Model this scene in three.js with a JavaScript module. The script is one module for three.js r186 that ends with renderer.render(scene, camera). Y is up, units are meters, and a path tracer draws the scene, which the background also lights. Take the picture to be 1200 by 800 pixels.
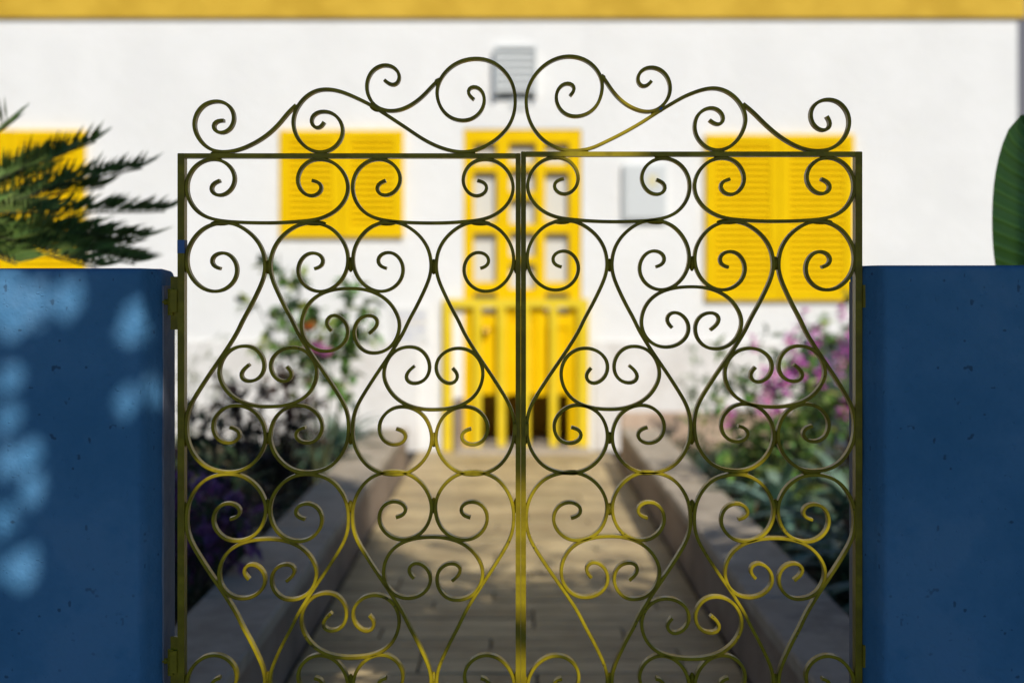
import * as THREE from 'three';
import { Sky } from 'three/addons/objects/Sky.js';
import { mergeGeometries } from 'three/addons/utils/BufferGeometryUtils.js';

// ---------------------------------------------------------------- camera, sky, sun, exposure
const scene = new THREE.Scene();
const EYE = 1.3, F = 1600, HORIZON = 335, GATE_D = 2.5;           // eye height (m), focal length in photo pixels
const camera = new THREE.PerspectiveCamera(2 * Math.atan(400 / F) * 180 / Math.PI, 1.5, 0.05, 400);
camera.position.set(0, EYE, 0);
camera.lookAt(0, EYE, -10);
camera.setViewOffset(1200, 800, 0, 400 - HORIZON, 1200, 800);     // shift lens: verticals stay upright
camera.focus = GATE_D;
camera.userData.fStop = 2.0;
camera.updateProjectionMatrix();

const SUN = new THREE.Vector3(0.27, 0.62, 0.8).normalize();       // behind the photographer, a little to the right
const sky = new Sky();
sky.name = 'sky';
sky.scale.setScalar(300);
sky.userData = { kind: 'structure', label: 'clear blue sky over the garden', category: 'sky' };
Object.assign(sky.material.uniforms.turbidity, { value: 4 });
sky.material.uniforms.rayleigh.value = 1.4;
sky.material.uniforms.mieCoefficient.value = 0.004;
sky.material.uniforms.sunPosition.value.copy(SUN);
scene.add(sky);
scene.environmentIntensity = 0.1;

const sun = new THREE.DirectionalLight(new THREE.Color(1, 0.93, 0.83), 5);
sun.target.position.set(0, 0, -5);
sun.position.copy(SUN).multiplyScalar(30).add(sun.target.position);
sun.castShadow = true;
sun.shadow.mapSize.set(4096, 4096);
Object.assign(sun.shadow.camera, { left: -16, right: 16, top: 16, bottom: -16, near: 1, far: 80 });
sun.shadow.radius = 0.7;
scene.add(sun, sun.target);

const renderer = new THREE.WebGLRenderer({ antialias: true });
renderer.setSize(1024, 682);
renderer.toneMapping = THREE.LinearToneMapping;
renderer.toneMappingExposure = 0.82;
renderer.shadowMap.enabled = true;

// ---------------------------------------------------------------- helpers
function rng(seed) { let s = seed >>> 0; return () => { s = (s + 0x6D2B79F5) | 0; let t = Math.imul(s ^ (s >>> 15), 1 | s); t = (t + Math.imul(t ^ (t >>> 7), 61 | t)) ^ t; return ((t ^ (t >>> 14)) >>> 0) / 4294967296; }; }
const V = (x, y, z) => new THREE.Vector3(x, y, z);
const used = new Map();
function numbered(n) { const k = used.get(n) ?? 0; used.set(n, k + 1); return k ? `${n}_${String(k).padStart(3, '0')}` : n; }
function mesh(name, geo, mat, parent) { const m = new THREE.Mesh(geo, mat); m.name = parent === scene ? numbered(name) : name; m.castShadow = m.receiveShadow = true; parent.add(m); return m; }
function thing(name, label, category, [x, y, z] = [0, 0, 0], group) { const g = new THREE.Group(); g.name = numbered(name); g.position.set(x, y, z); g.userData = { label, category }; if (group) g.userData.group = group; scene.add(g); return g; }
function tag(o, label, category, extra = {}) { Object.assign(o.userData, { label, category }, extra); return o; }

function boxUV(w, h, d, ox = 0, oy = 0) {                            // box with uv in metres
  const g = new THREE.BoxGeometry(w, h, d), p = g.attributes.position, n = g.attributes.normal, u = g.attributes.uv;
  for (let i = 0; i < p.count; i++) {
    const ax = Math.abs(n.getX(i)), ay = Math.abs(n.getY(i));
    if (ax > 0.5) u.setXY(i, p.getZ(i) + ox, p.getY(i) + oy); else if (ay > 0.5) u.setXY(i, p.getX(i) + ox, p.getZ(i) + oy); else u.setXY(i, p.getX(i) + ox, p.getY(i) + oy);
  }
  return g;
}
const bx = (w, h, d, x, y, z, ox, oy) => boxUV(w, h, d, ox, oy).translate(x, y, z);
function slab(w, h, d, c, ox = 0, oy = 0) {                          // box with a chamfered top edge, origin at its base centre
  const a = w / 2, b = d / 2, P = [], U = [], I = [];
  const quad = (p0, p1, p2, p3) => { const k = P.length / 3; for (const q of [p0, p1, p2, p3]) { P.push(...q); U.push(q[0] + ox, q[2] + q[1] + oy); } I.push(k, k + 1, k + 2, k, k + 2, k + 3); };
  const ring = (y, i) => [[-a + i, y, b - i], [a - i, y, b - i], [a - i, y, -b + i], [-a + i, y, -b + i]];
  const r0 = ring(0, 0), r1 = ring(h - c, 0), r2 = ring(h, c);
  for (let k = 0; k < 4; k++) { const j = (k + 1) % 4; quad(r0[k], r0[j], r1[j], r1[k]); quad(r1[k], r1[j], r2[j], r2[k]); }
  quad(r2[0], r2[1], r2[2], r2[3]); quad(r0[3], r0[2], r0[1], r0[0]);
  const g = new THREE.BufferGeometry();
  g.setAttribute('position', new THREE.Float32BufferAttribute(P, 3)); g.setAttribute('uv', new THREE.Float32BufferAttribute(U, 2)); g.setIndex(I);
  const out = g.toNonIndexed(); out.computeVertexNormals(); return out;
}

// tileable value noise
function lattice(seed, n) { const r = rng(seed), a = new Float32Array(n * n); for (let i = 0; i < a.length; i++) a[i] = r(); return a; }
function fbm(size, seed, base, oct, gain = 0.5, sx = 1, sy = 1) {   // returns Float32Array in about 0..1
  const out = new Float32Array(size * size); let amp = 1, tot = 0;
  for (let o = 0; o < oct; o++) {
    const nx = Math.min(size, base * sx << o), ny = Math.min(size, base * sy << o), n = Math.max(nx, ny), L = lattice(seed + o * 17, n);
    for (let y = 0; y < size; y++) {
      const fy = y / size * ny, y0 = Math.floor(fy), ty = fy - y0, wy = ty * ty * (3 - 2 * ty), ya = (y0 % ny) * n, yb = ((y0 + 1) % ny) * n;
      for (let x = 0; x < size; x++) {
        const fx = x / size * nx, x0 = Math.floor(fx), tx = fx - x0, wx = tx * tx * (3 - 2 * tx), xa = x0 % nx, xb = (x0 + 1) % nx;
        const a = L[ya + xa] * (1 - wx) + L[ya + xb] * wx, b = L[yb + xa] * (1 - wx) + L[yb + xb] * wx;
        out[y * size + x] += amp * (a * (1 - wy) + b * wy);
      }
    }
    tot += amp; amp *= gain;
  }
  for (let i = 0; i < out.length; i++) out[i] /= tot;
  return out;
}
const s8 = (c) => Math.round(255 * Math.min(1, Math.max(0, c <= 0.0031308 ? 12.92 * c : 1.055 * Math.pow(c, 1 / 2.4) - 0.055)));
function texture(size, fn, repeat, srgb) {                          // fn(i, x, y) -> [r, g, b] linear, or one number
  const d = new Uint8Array(size * size * 4);
  for (let y = 0; y < size; y++) for (let x = 0; x < size; x++) {
    const i = y * size + x, c = fn(i, x, y);
    if (srgb) { d[i * 4] = s8(c[0]); d[i * 4 + 1] = s8(c[1]); d[i * 4 + 2] = s8(c[2]); } else d[i * 4] = d[i * 4 + 1] = d[i * 4 + 2] = Math.max(0, Math.min(255, c * 255));
    d[i * 4 + 3] = 255;
  }
  const t = new THREE.DataTexture(d, size, size);
  t.wrapS = t.wrapT = THREE.RepeatWrapping; t.magFilter = THREE.LinearFilter; t.minFilter = THREE.LinearMipmapLinearFilter; t.generateMipmaps = true;
  t.repeat.set(repeat, repeat); if (srgb) t.colorSpace = THREE.SRGBColorSpace; t.needsUpdate = true; return t;
}
const mix = (a, b, t) => a.map((v, i) => v + (b[i] - v) * t), sm = (a, b, x) => { const t = Math.min(1, Math.max(0, (x - a) / (b - a))); return t * t * (3 - 2 * t); };

// ---------------------------------------------------------------- materials
const N1 = fbm(512, 11, 6, 6, 0.55), N2 = fbm(512, 23, 24, 4, 0.6), N3 = fbm(512, 37, 3, 7, 0.6), N4 = fbm(512, 41, 64, 2, 0.7), NS = fbm(512, 53, 4, 5, 0.6, 1, 12);
const M = {};
const std = (o) => new THREE.MeshStandardMaterial(o), phys = (o) => new THREE.MeshPhysicalMaterial(o);
const stuccoBump = texture(512, (i) => 0.55 * N2[i] + 0.45 * N4[i], 1.1);
M.white = std({ roughness: 0.92, bumpMap: stuccoBump, bumpScale: 0.006, map: texture(512, (i) => mix([0.785, 0.778, 0.752], [0.825, 0.818, 0.792], sm(0.3, 0.7, N1[i])), 0.37, true) });
M.plinth = std({ roughness: 0.95, bumpMap: stuccoBump, bumpScale: 0.008, map: texture(512, (i) => mix([0.66, 0.63, 0.585], [0.77, 0.75, 0.715], sm(0.3, 0.65, N1[i])), 0.5, true) });
M.peach = std({ roughness: 0.95, bumpMap: stuccoBump, bumpScale: 0.006, map: texture(512, (i) => mix([0.44, 0.31, 0.22], [0.56, 0.42, 0.31], sm(0.3, 0.65, N1[i])), 0.7, true) });
M.beam = std({ roughness: 0.8, bumpMap: stuccoBump, bumpScale: 0.008, map: texture(512, (i) => mix([0.56, 0.34, 0.018], [0.68, 0.43, 0.034], sm(0.3, 0.7, N1[i])), 0.4, true) });
const woodBump = texture(512, (i) => NS[i], 1);
M.yellow = phys({ roughness: 0.7, specularIntensity: 0.12, map: texture(512, (i) => mix([0.80, 0.50, 0.001], [0.86, 0.555, 0.002], sm(0.25, 0.75, N1[i])), 0.8, true), bumpMap: woodBump, bumpScale: 0.001 });
M.rail = phys({ roughness: 0.6, specularIntensity: 0.3, map: texture(512, (i) => mix([0.74, 0.53, 0.015], [0.80, 0.60, 0.035], sm(0.3, 0.7, N1[i])), 0.9, true) });
M.blind = new THREE.MeshPhysicalMaterial({ color: new THREE.Color(0.66, 0.65, 0.60), roughness: 0.35, clearcoat: 0.5, clearcoatRoughness: 0.1 });
M.greyMetal = std({ roughness: 0.5, color: new THREE.Color(0.52, 0.55, 0.55) });
M.paleMetal = std({ roughness: 0.5, color: new THREE.Color(0.62, 0.64, 0.63) });
M.brass = std({ roughness: 0.35, metalness: 0.8, color: new THREE.Color(0.45, 0.28, 0.06) });
M.sticker = std({ roughness: 0.7, color: new THREE.Color(0.68, 0.62, 0.38) });
M.blue = phys({ roughness: 0.8, specularIntensity: 0.4, bumpScale: 0.0022, bumpMap: texture(512, (i) => 0.5 * N2[i] + 0.1 * NS[i] + 0.4 * N4[i] - 0.5 * sm(0.74, 0.80, N4[i] * 0.7 + N2[i] * 0.3), 2.1),
  map: texture(512, (i) => { let c = mix([0.052, 0.180, 0.345], [0.080, 0.220, 0.400], sm(0.25, 0.75, 0.7 * N3[i] + 0.3 * N2[i])); c = mix(c, [0.03, 0.07, 0.13], 0.75 * sm(0.755, 0.79, N4[i] * 0.7 + N2[i] * 0.3)); return mix(c, [0.11, 0.245, 0.42], 0.5 * sm(0.6, 0.72, N3[i])); }, 1.3, true) });
M.reveal = std({ roughness: 0.85, bumpScale: 0.004, bumpMap: stuccoBump, map: texture(512, (i) => { const c = mix([0.14, 0.16, 0.225], [0.22, 0.235, 0.285], sm(0.3, 0.7, N3[i])); return mix(c, [0.42, 0.41, 0.40], sm(0.66, 0.70, N1[i])); }, 2.3, true) });
M.gate = new THREE.MeshPhysicalMaterial({ roughness: 0.32, specularIntensity: 0.4, bumpScale: 0.0006, bumpMap: texture(512, (i) => 0.6 * N2[i] + 0.4 * N1[i], 5),
  map: texture(512, (i) => { const c = mix([0.18, 0.135, 0.005], [0.31, 0.24, 0.008], sm(0.3, 0.7, N1[i])); return mix(c, [0.06, 0.045, 0.015], 0.8 * sm(0.70, 0.76, N2[i] * 0.6 + N3[i] * 0.4)); }, 4, true) });
M.bluePaint = std({ roughness: 0.6, color: new THREE.Color(0.05, 0.13, 0.32) });
M.coping = std({ roughness: 0.9, bumpScale: 0.003, bumpMap: stuccoBump, map: texture(512, (i) => { const c = mix([0.35, 0.295, 0.225], [0.49, 0.425, 0.335], sm(0.25, 0.75, 0.6 * N1[i] + 0.4 * N2[i])); return mix(c, [0.16, 0.15, 0.13], 0.6 * sm(0.62, 0.74, N3[i])); }, 0.9, true) });
M.planter = std({ roughness: 0.95, bumpScale: 0.006, bumpMap: stuccoBump, map: texture(512, (i) => { const c = mix([0.24, 0.18, 0.135], [0.33, 0.26, 0.20], sm(0.3, 0.7, N1[i])); return mix(c, [0.13, 0.115, 0.09], 0.6 * sm(0.6, 0.75, N3[i])); }, 0.8, true) });
M.plank = std({ roughness: 0.6, bumpScale: 0.0015, bumpMap: woodBump, map: texture(512, (i) => { const c = mix([0.31, 0.23, 0.125], [0.55, 0.44, 0.24], sm(0.3, 0.7, 0.5 * NS[i] + 0.5 * N1[i])); return mix(c, [0.11, 0.09, 0.07], 0.7 * sm(0.64, 0.74, NS[i])); }, 1, true) });
M.slate = std({ roughness: 0.9, bumpScale: 0.006, bumpMap: stuccoBump, color: new THREE.Color(0.07, 0.085, 0.11) });
M.planks = [0.9, 1.08, 1.22].map((f) => { const m = M.plank.clone(); m.color.setScalar(f); return m; });
M.joint = std({ roughness: 1, color: new THREE.Color(0.10, 0.09, 0.08) });
M.soil = std({ roughness: 1, bumpScale: 0.03, bumpMap: texture(512, (i) => N2[i], 1), map: texture(512, (i) => mix([0.025, 0.018, 0.012], [0.075, 0.055, 0.04], N2[i]), 1, true) });
M.pavement = std({ roughness: 0.95, bumpScale: 0.004, bumpMap: stuccoBump, map: texture(512, (i) => mix([0.20, 0.19, 0.175], [0.30, 0.285, 0.265], N1[i]), 0.5, true) });
M.neighbour = std({ roughness: 0.9, color: new THREE.Color(0.15, 0.15, 0.17) });
M.bark = std({ roughness: 0.95, bumpScale: 0.02, bumpMap: woodBump, color: new THREE.Color(0.10, 0.075, 0.055) });
const leafMat = (tr = 0.35, rough = 0.6) => new THREE.MeshPhysicalMaterial({ vertexColors: true, roughness: rough, transmission: tr, thickness: 0, side: THREE.DoubleSide });
M.leaf = leafMat(0.3); M.petal = leafMat(0.35, 0.8);
M.treeLeaf = std({ vertexColors: true, roughness: 0.6, side: THREE.DoubleSide });
M.cycad = std({ vertexColors: true, roughness: 0.45, side: THREE.DoubleSide });
M.stem = std({ roughness: 0.8, color: new THREE.Color(0.07, 0.08, 0.03) });
M.darkStem = std({ roughness: 0.9, color: new THREE.Color(0.05, 0.03, 0.02) });
M.paddle = new THREE.MeshPhysicalMaterial({ roughness: 0.42, transmission: 0.2, thickness: 0, side: THREE.DoubleSide, bumpScale: 0.003,
  map: texture(256, (i, x, y) => { const v = 0.5 + 0.5 * Math.sin(y / 256 * Math.PI * 2 * 16); return mix([0.085, 0.20, 0.03], [0.18, 0.36, 0.065], 0.6 * Math.pow(v, 4) + 0.4 * N1[(y * 2) * 512 + x * 2]); }, 1, true),
  bumpMap: texture(256, (i, x, y) => Math.pow(0.5 + 0.5 * Math.sin(y / 256 * Math.PI * 2 * 16), 3), 1) });

// ---------------------------------------------------------------- the setting: ground, path, beds
const ground = mesh('ground', new THREE.PlaneGeometry(240, 240).rotateX(-Math.PI / 2), M.soil, scene);
ground.geometry.attributes.uv.array.forEach((v, i, a) => { a[i] = v * 240; });
ground.position.y = -0.03; tag(ground, 'bare dark earth around the house and the street', 'ground', { kind: 'structure' });
const street = mesh('pavement', bx(40, 0.06, 14, 0, -0.035, 4.7), M.pavement, scene);
tag(street, 'grey concrete pavement outside the blue garden wall', 'pavement', { kind: 'structure' });

const PATH_L = -0.737, PATH_R = 0.773, COP_L = -1.01, COP_R = 1.04, COP_Y = 0.29, Z0 = -2.75, Z1 = -9.7, HOUSE_Z = -10.75, SOIL_Y = 0.08;
const path = mesh('path', bx(PATH_R - PATH_L - 0.004, 0.02, 8.4, (PATH_L + PATH_R) / 2, -0.018, -6.5), M.joint, scene);
tag(path, 'garden path of weathered wood-look planks between two planter walls', 'path', { kind: 'structure' });
{
  const r = rng(5), W = 0.142, GAP = 0.008, LEN = 0.9, variants = [];
  const get = (len, k) => { const key = len.toFixed(2) + '|' + k; let v = variants[key]; if (!v) v = variants[key] = slab(len, 0.018, W, 0.0025, k * 0.37, k * 0.23 + 0.11); return v; };
  let row = 0;
  for (let z = -2.30; z > HOUSE_Z + 0.12; z -= W + GAP, row++) {
    let x = PATH_L + 0.004; const off = [0.42, 0.82, 0.25, 0.66][(row * 3 + (row >> 2)) % 4];
    const cuts = [off, off + LEN].filter((c) => c < PATH_R - PATH_L - 0.05).map((c) => PATH_L + c).concat(PATH_R - 0.002);
    for (const c of cuts) {
      const len = c - x - GAP * 0.5; if (len > 0.05) { const m = mesh('plank', get(len, Math.floor(r() * 9)), M.planks[Math.floor(r() * 3)], path); m.position.set(x + len / 2, -0.008 + r() * 0.002, z - W / 2); m.rotation.z = (r() - 0.5) * 0.002; }
      x = c + GAP * 0.5;
    }
  }
}
const bedL = mesh('planting_bed', bx(7, 0.2, 7.9, COP_L - 3.5 - 0.01, SOIL_Y - 0.1, -6.66), M.soil, scene);
tag(bedL, 'dark soil of the bed with the rose bush', 'soil', { kind: 'structure' });
const bedR = mesh('planting_bed', bx(4.4, 0.2, 7.9, COP_R + 2.2 + 0.01, SOIL_Y - 0.1, -6.66), M.soil, scene);
tag(bedR, 'dark soil of the bed with the magenta flowers', 'soil', { kind: 'structure' });

// ---------------------------------------------------------------- planter walls along the path
function planterWall(x0, x1, label) {
  const cx = (x0 + x1) / 2, w = x1 - x0, t = thing('planter_wall', label, 'planter wall', [cx, 0, (Z0 + Z1) / 2], 'planter walls along the path');
  const L = Z0 - Z1;
  mesh('wall', bx(w - 0.02, COP_Y - 0.045, L, 0, (COP_Y - 0.045) / 2, 0), M.planter, t);
  const r = rng(Math.round(x0 * 100) + 900);
  let z = Z0 + 0.004, first = true;
  while (z > Z1 + 0.05) { // coping slabs with open joints
    const len = Math.min(first ? 4.44 + z : 1.22, z - Z1); first = false;
    const m = mesh('coping_slab', slab(w, 0.044, len - 0.012, 0.007, r() * 3, r() * 3), M.coping, t);
    m.position.set((r() - 0.5) * 0.004, COP_Y - 0.044, z - len / 2 - (Z0 + Z1) / 2); m.rotation.y = (r() - 0.5) * 0.004;
    z -= len;
  }
  return t;
}
planterWall(COP_L, PATH_L, 'low planter wall with stone coping beside the rose bush bed');
planterWall(PATH_R, COP_R, 'low planter wall with stone coping beside the magenta flower bed');
{ // end wall of the bed under the house
  const e = mesh('bed_end_wall', slab(2.1, 0.36, 0.16, 0.01), M.peach, scene); e.position.set(COP_R + 1.05 - 0.23, 0, -10.14);
  tag(e, 'low peach rendered wall closing the magenta flower bed near the house', 'wall');
  const b = mesh('dividing_wall', slab(2.4, 0.96, 0.14, 0.012), M.slate, scene); b.position.set(3.1, 0, -8.9);
  tag(b, 'low slate grey rendered wall behind the magenta flowers', 'wall');
}

// ---------------------------------------------------------------- the house
const S = HOUSE_Z / -F;                                              // metres per photo pixel on the house front
const hx = (px) => (px - 600) * S, hy = (py) => EYE - (py - HORIZON) * S;
const house = thing('house', 'white rendered house with yellow shutters, yellow door and yellow roof beam', 'house', [0, 0, HOUSE_Z]);
{
  const xl = -7.5, xr = hx(1193), top = hy(21), w = xr - xl;
  // front wall with an opening for the door
  const dl = hx(543), dr = hx(682), dt = hy(151);
  mesh('wall', mergeGeometries([bx(dl - xl, top, 0.3, (xl + dl) / 2, top / 2, -0.15, 0.3), bx(xr - dr, top, 0.3, (xr + dr) / 2, top / 2, -0.15, 1.7), bx(dr - dl, top - dt, 0.3, (dl + dr) / 2, (top + dt) / 2, -0.15, 2.9),
    bx(0.3, top, 6, xr - 0.1501, top / 2, -3.301), bx(w - 0.3, top, 0.2, (xl + xr) / 2 - 0.1, top / 2, -6.2)]), M.white, house);
  const ph = hy(400);
  mesh('plinth', bx(dl - xl - 0.35, ph, 0.022, xl + (dl - xl - 0.35) / 2, ph / 2, 0.0105), M.plinth, house);
  mesh('plinth', bx(xr - dr - 0.1, ph, 0.022, dr + 0.1 + (xr - dr - 0.1) / 2, ph / 2, 0.0105), M.plinth, house);
  mesh('roof_beam', slab(w + 0.1, 0.42, 0.4, 0.015).translate((xl + xr) / 2, top - 0.002, -0.165), M.beam, house);
  mesh('roof', bx(w + 0.3, 0.12, 6.8, (xl + xr) / 2, top + 0.48, -3.2), M.beam, house);

  // shutters: two louvred panels each, every slat its own mesh
  function shutter(px0, px1, py0, py1, panels) {
    const x0 = hx(px0), x1 = hx(px1), y1 = hy(py0), y0 = hy(py1), W = x1 - x0, H = y1 - y0, st = 0.075, rl = 0.07, pw = W / panels;
    const parts = [];
    for (let k = 0; k < panels; k++) {
      const a = -W / 2 + k * pw + 0.003, b = a + pw - 0.006;
      for (const [xa, xb] of [[a, a + st], [b - st, b]]) parts.push(bx(xb - xa, H, 0.04, (xa + xb) / 2, 0, 0, k));
      for (const yy of [H / 2 - rl / 2, -H / 2 + rl / 2]) parts.push(bx(b - a - 2 * st, rl, 0.038, (a + b) / 2, yy, 0));
      parts.push(bx(b - a - 2 * st, H - 2 * rl, 0.006, (a + b) / 2, 0, -0.015));
    }
    const f = mesh('shutter', mergeGeometries(parts), M.yellow, house); f.position.set((x0 + x1) / 2, (y0 + y1) / 2, 0.024);
    const n = Math.round((H - 2 * rl) / 0.046), pitch = (H - 2 * rl) / n, g = bx(pw - 0.006 - 2 * st, pitch * 0.98, 0.007, 0, 0, 0);
    for (let k = 0; k < panels; k++) for (let i = 0; i < n; i++) { const s = mesh('slat', g, M.yellow, f); s.position.set(-W / 2 + (k + 0.5) * pw, -H / 2 + rl + (i + 0.5) * pitch, 0.003); s.rotation.x = -0.62; }
    return f;
  }
  shutter(328, 473.5, 153, 278, 2); shutter(826, 1000.5, 158, 352, 2); shutter(-74, 101, 153, 350, 2);

  // door: yellow frame, three columns of panes, lower panels, dark kick boards
  const D = mesh('door', mergeGeometries([
    ...[[543.5, 555, 0.03], [582, 597, hy(463)], [628, 639, hy(463)], [667, 681, 0.03]].map(([a, b, y]) => bx(hx(b) - hx(a), hy(152) - y, 0.06, (hx(a) + hx(b)) / 2, (hy(152) + y) / 2, 0, a)),
    ...[[555, 582], [597, 628], [639, 667]].flatMap(([a, b], k) => (k === 1 ? [[152, 167], [192, 199], [224, 233], [262, 272], [300, 309], [338, 372]] : [[152, 167], [192, 201], [259, 273], [330, 343], [369, 384]])
      .map(([t, u]) => bx(hx(b) - hx(a) - 0.002, hy(t) - hy(u), 0.052, (hx(a) + hx(b)) / 2, (hy(t) + hy(u)) / 2, 0, t))),
  ]), M.yellow, house);
  D.position.z = -0.028;
  for (const [k, a, b] of [[0, 555, 582], [1, 597, 628], [0, 639, 667]]) {
    for (const [t, u] of (k ? [[167, 192], [199, 224], [233, 262], [272, 300], [309, 338]] : [[167, 192], [201, 259], [273, 330], [343, 369]])) mesh('pane', bx(hx(b) - hx(a), hy(t) - hy(u), 0.008, (hx(a) + hx(b)) / 2, (hy(t) + hy(u)) / 2, -0.052), M.blind, D);
    mesh('panel', bx(hx(b) - hx(a) - 0.004, hy(k ? 372 : 384) - hy(462), 0.03, (hx(a) + hx(b)) / 2, (hy(k ? 372 : 384) + hy(462)) / 2, -0.006), M.yellow, D);
  }
  // lower door stands open on a small hall: floor, side walls, back wall and ceiling with thickness
  { const a = hx(541), b = hx(684), c = (a + b) / 2, w = b - a;
    mesh('hall_floor', bx(w, 0.05, 0.86, c, 0.002, -0.57), M.coping, house);
    for (const x of [a - 0.051, b + 0.051]) mesh('hall_wall', bx(0.1, 2.7, 0.7, x, 1.35, -0.655), M.beam, house);
    mesh('hall_wall', bx(w + 0.2, 2.7, 0.1, c, 1.35, -1.06), M.beam, house);
    mesh('hall_ceiling', bx(w + 0.2, 0.1, 0.8, c, 2.76, -0.705), M.white, house); }
  mesh('knob', new THREE.LatheGeometry([[0, 0.06], [0.02, 0.058], [0.028, 0.045], [0.024, 0.03], [0.011, 0.022], [0.011, 0.008], [0.03, 0.006], [0.03, 0]].map(([a, b]) => new THREE.Vector2(a, b)), 16).rotateX(Math.PI / 2).translate(hx(569), hy(388), 0.028), M.brass, D);
  mesh('threshold', slab(dr - dl + 0.1, 0.03, 0.5, 0.006).translate((dl + dr) / 2, 0.012, 0.06), M.coping, house);
  mesh('jamb_base', slab(hx(543) - hx(533), hy(466), 0.05, 0.004).translate((hx(543) + hx(533)) / 2, 0, 0.03), M.planter, house);

  // louvred vent over the door and the plate below it
  const v = mesh('vent', mergeGeometries([bx(0.02, 0.36, 0.09, -0.155, 0, 0.045), bx(0.02, 0.36, 0.09, 0.155, 0, 0.045), bx(0.33, 0.02, 0.092, 0, 0.19, 0.045), bx(0.29, 0.36, 0.004, 0, 0, 0.004)]), M.greyMetal, house);
  v.position.set(hx(604), hy(86), 0.001);
  for (let i = 0; i < 6; i++) { const s = mesh('slat', bx(0.288, 0.052, 0.005, 0, 0, 0), M.paleMetal, v); s.position.set(0, 0.145 - i * 0.055, 0.07); s.rotation.x = -0.55; }
  mesh('number_plate', slab(0.13, 0.1, 0.012, 0.004).translate(hx(608), hy(128), 0.008), M.paleMetal, house);
  const mb = mesh('meter_box', mergeGeometries([bx(0.34, 0.44, 0.05, 0, 0, 0.025), bx(0.30, 0.40, 0.012, 0, 0, 0.056)]), M.paleMetal, house); mb.position.set(hx(755), hy(226), 0.001);
  mesh('sticker', bx(0.07, 0.09, 0.002, 0.06, 0.09, 0.0645), M.sticker, mb);
  // tile plaque with faint blue brush lines
  const pn = fbm(256, 77, 8, 4, 0.6);
  const pl = mesh('tile_plaque', new THREE.PlaneGeometry(0.30, 0.27), std({ roughness: 0.25, map: texture(256, (i, x, y) => {
    const ln = [40, 95, 150, 205].some((c) => Math.abs(y - c + 6 * (pn[i] - 0.5)) < 15) && x > 24 && x < 232; return mix([0.74, 0.73, 0.70], y > 120 && y < 180 ? [0.52, 0.40, 0.34] : [0.36, 0.38, 0.56], ln ? 0.62 * sm(0.42, 0.56, pn[i]) : 0); }, 1, true) }), house);
  pl.position.set(hx(479), hy(381), 0.014); mesh('tile_back', bx(0.31, 0.28, 0.011, 0, 0, -0.0065), M.white, pl);
}
// yellow barrier standing in front of the door
{
  const z = -10.705, s = 10.705 / F, X = (p) => (p - 600) * s, Y = (p) => EYE - (p - HORIZON) * s;
  const t = thing('barrier', 'pale yellow picket barrier standing in front of the yellow door', 'barrier', [X(604), 0, z]);
  const rel = X(604);
  mesh('top_rail', bx(X(690) - X(519), Y(350) - Y(360), 0.034, (X(690) + X(519)) / 2 - rel, (Y(350) + Y(360)) / 2, 0), M.rail, t);
  for (const [a, b] of [[519, 530], [677, 690]]) mesh('post', slab(X(b) - X(a), Y(360) - 0.001, 0.04, 0.001).translate((X(a) + X(b)) / 2 - rel, 0, 0), M.rail, t);
  for (const [a, b] of [[555, 564.5], [583, 592.5], [612, 621], [644, 653.5]]) mesh('picket', slab(X(b) - X(a), Y(360) - 0.001, 0.03, 0.001).translate((X(a) + X(b)) / 2 - rel, 0, 0), M.rail, t);
}
{ // neighbouring house seen past the corner
  const n = thing('neighbour_house', 'grey house wall seen past the corner of the white house', 'house', [8, 0, -15.5]);
  mesh('wall', bx(7, 6, 2, 0, 3, 0), M.neighbour, n); mesh('roof', slab(7.4, 0.3, 2.4, 0.02).translate(0, 6.001, 0), M.coping, n);
}

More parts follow.
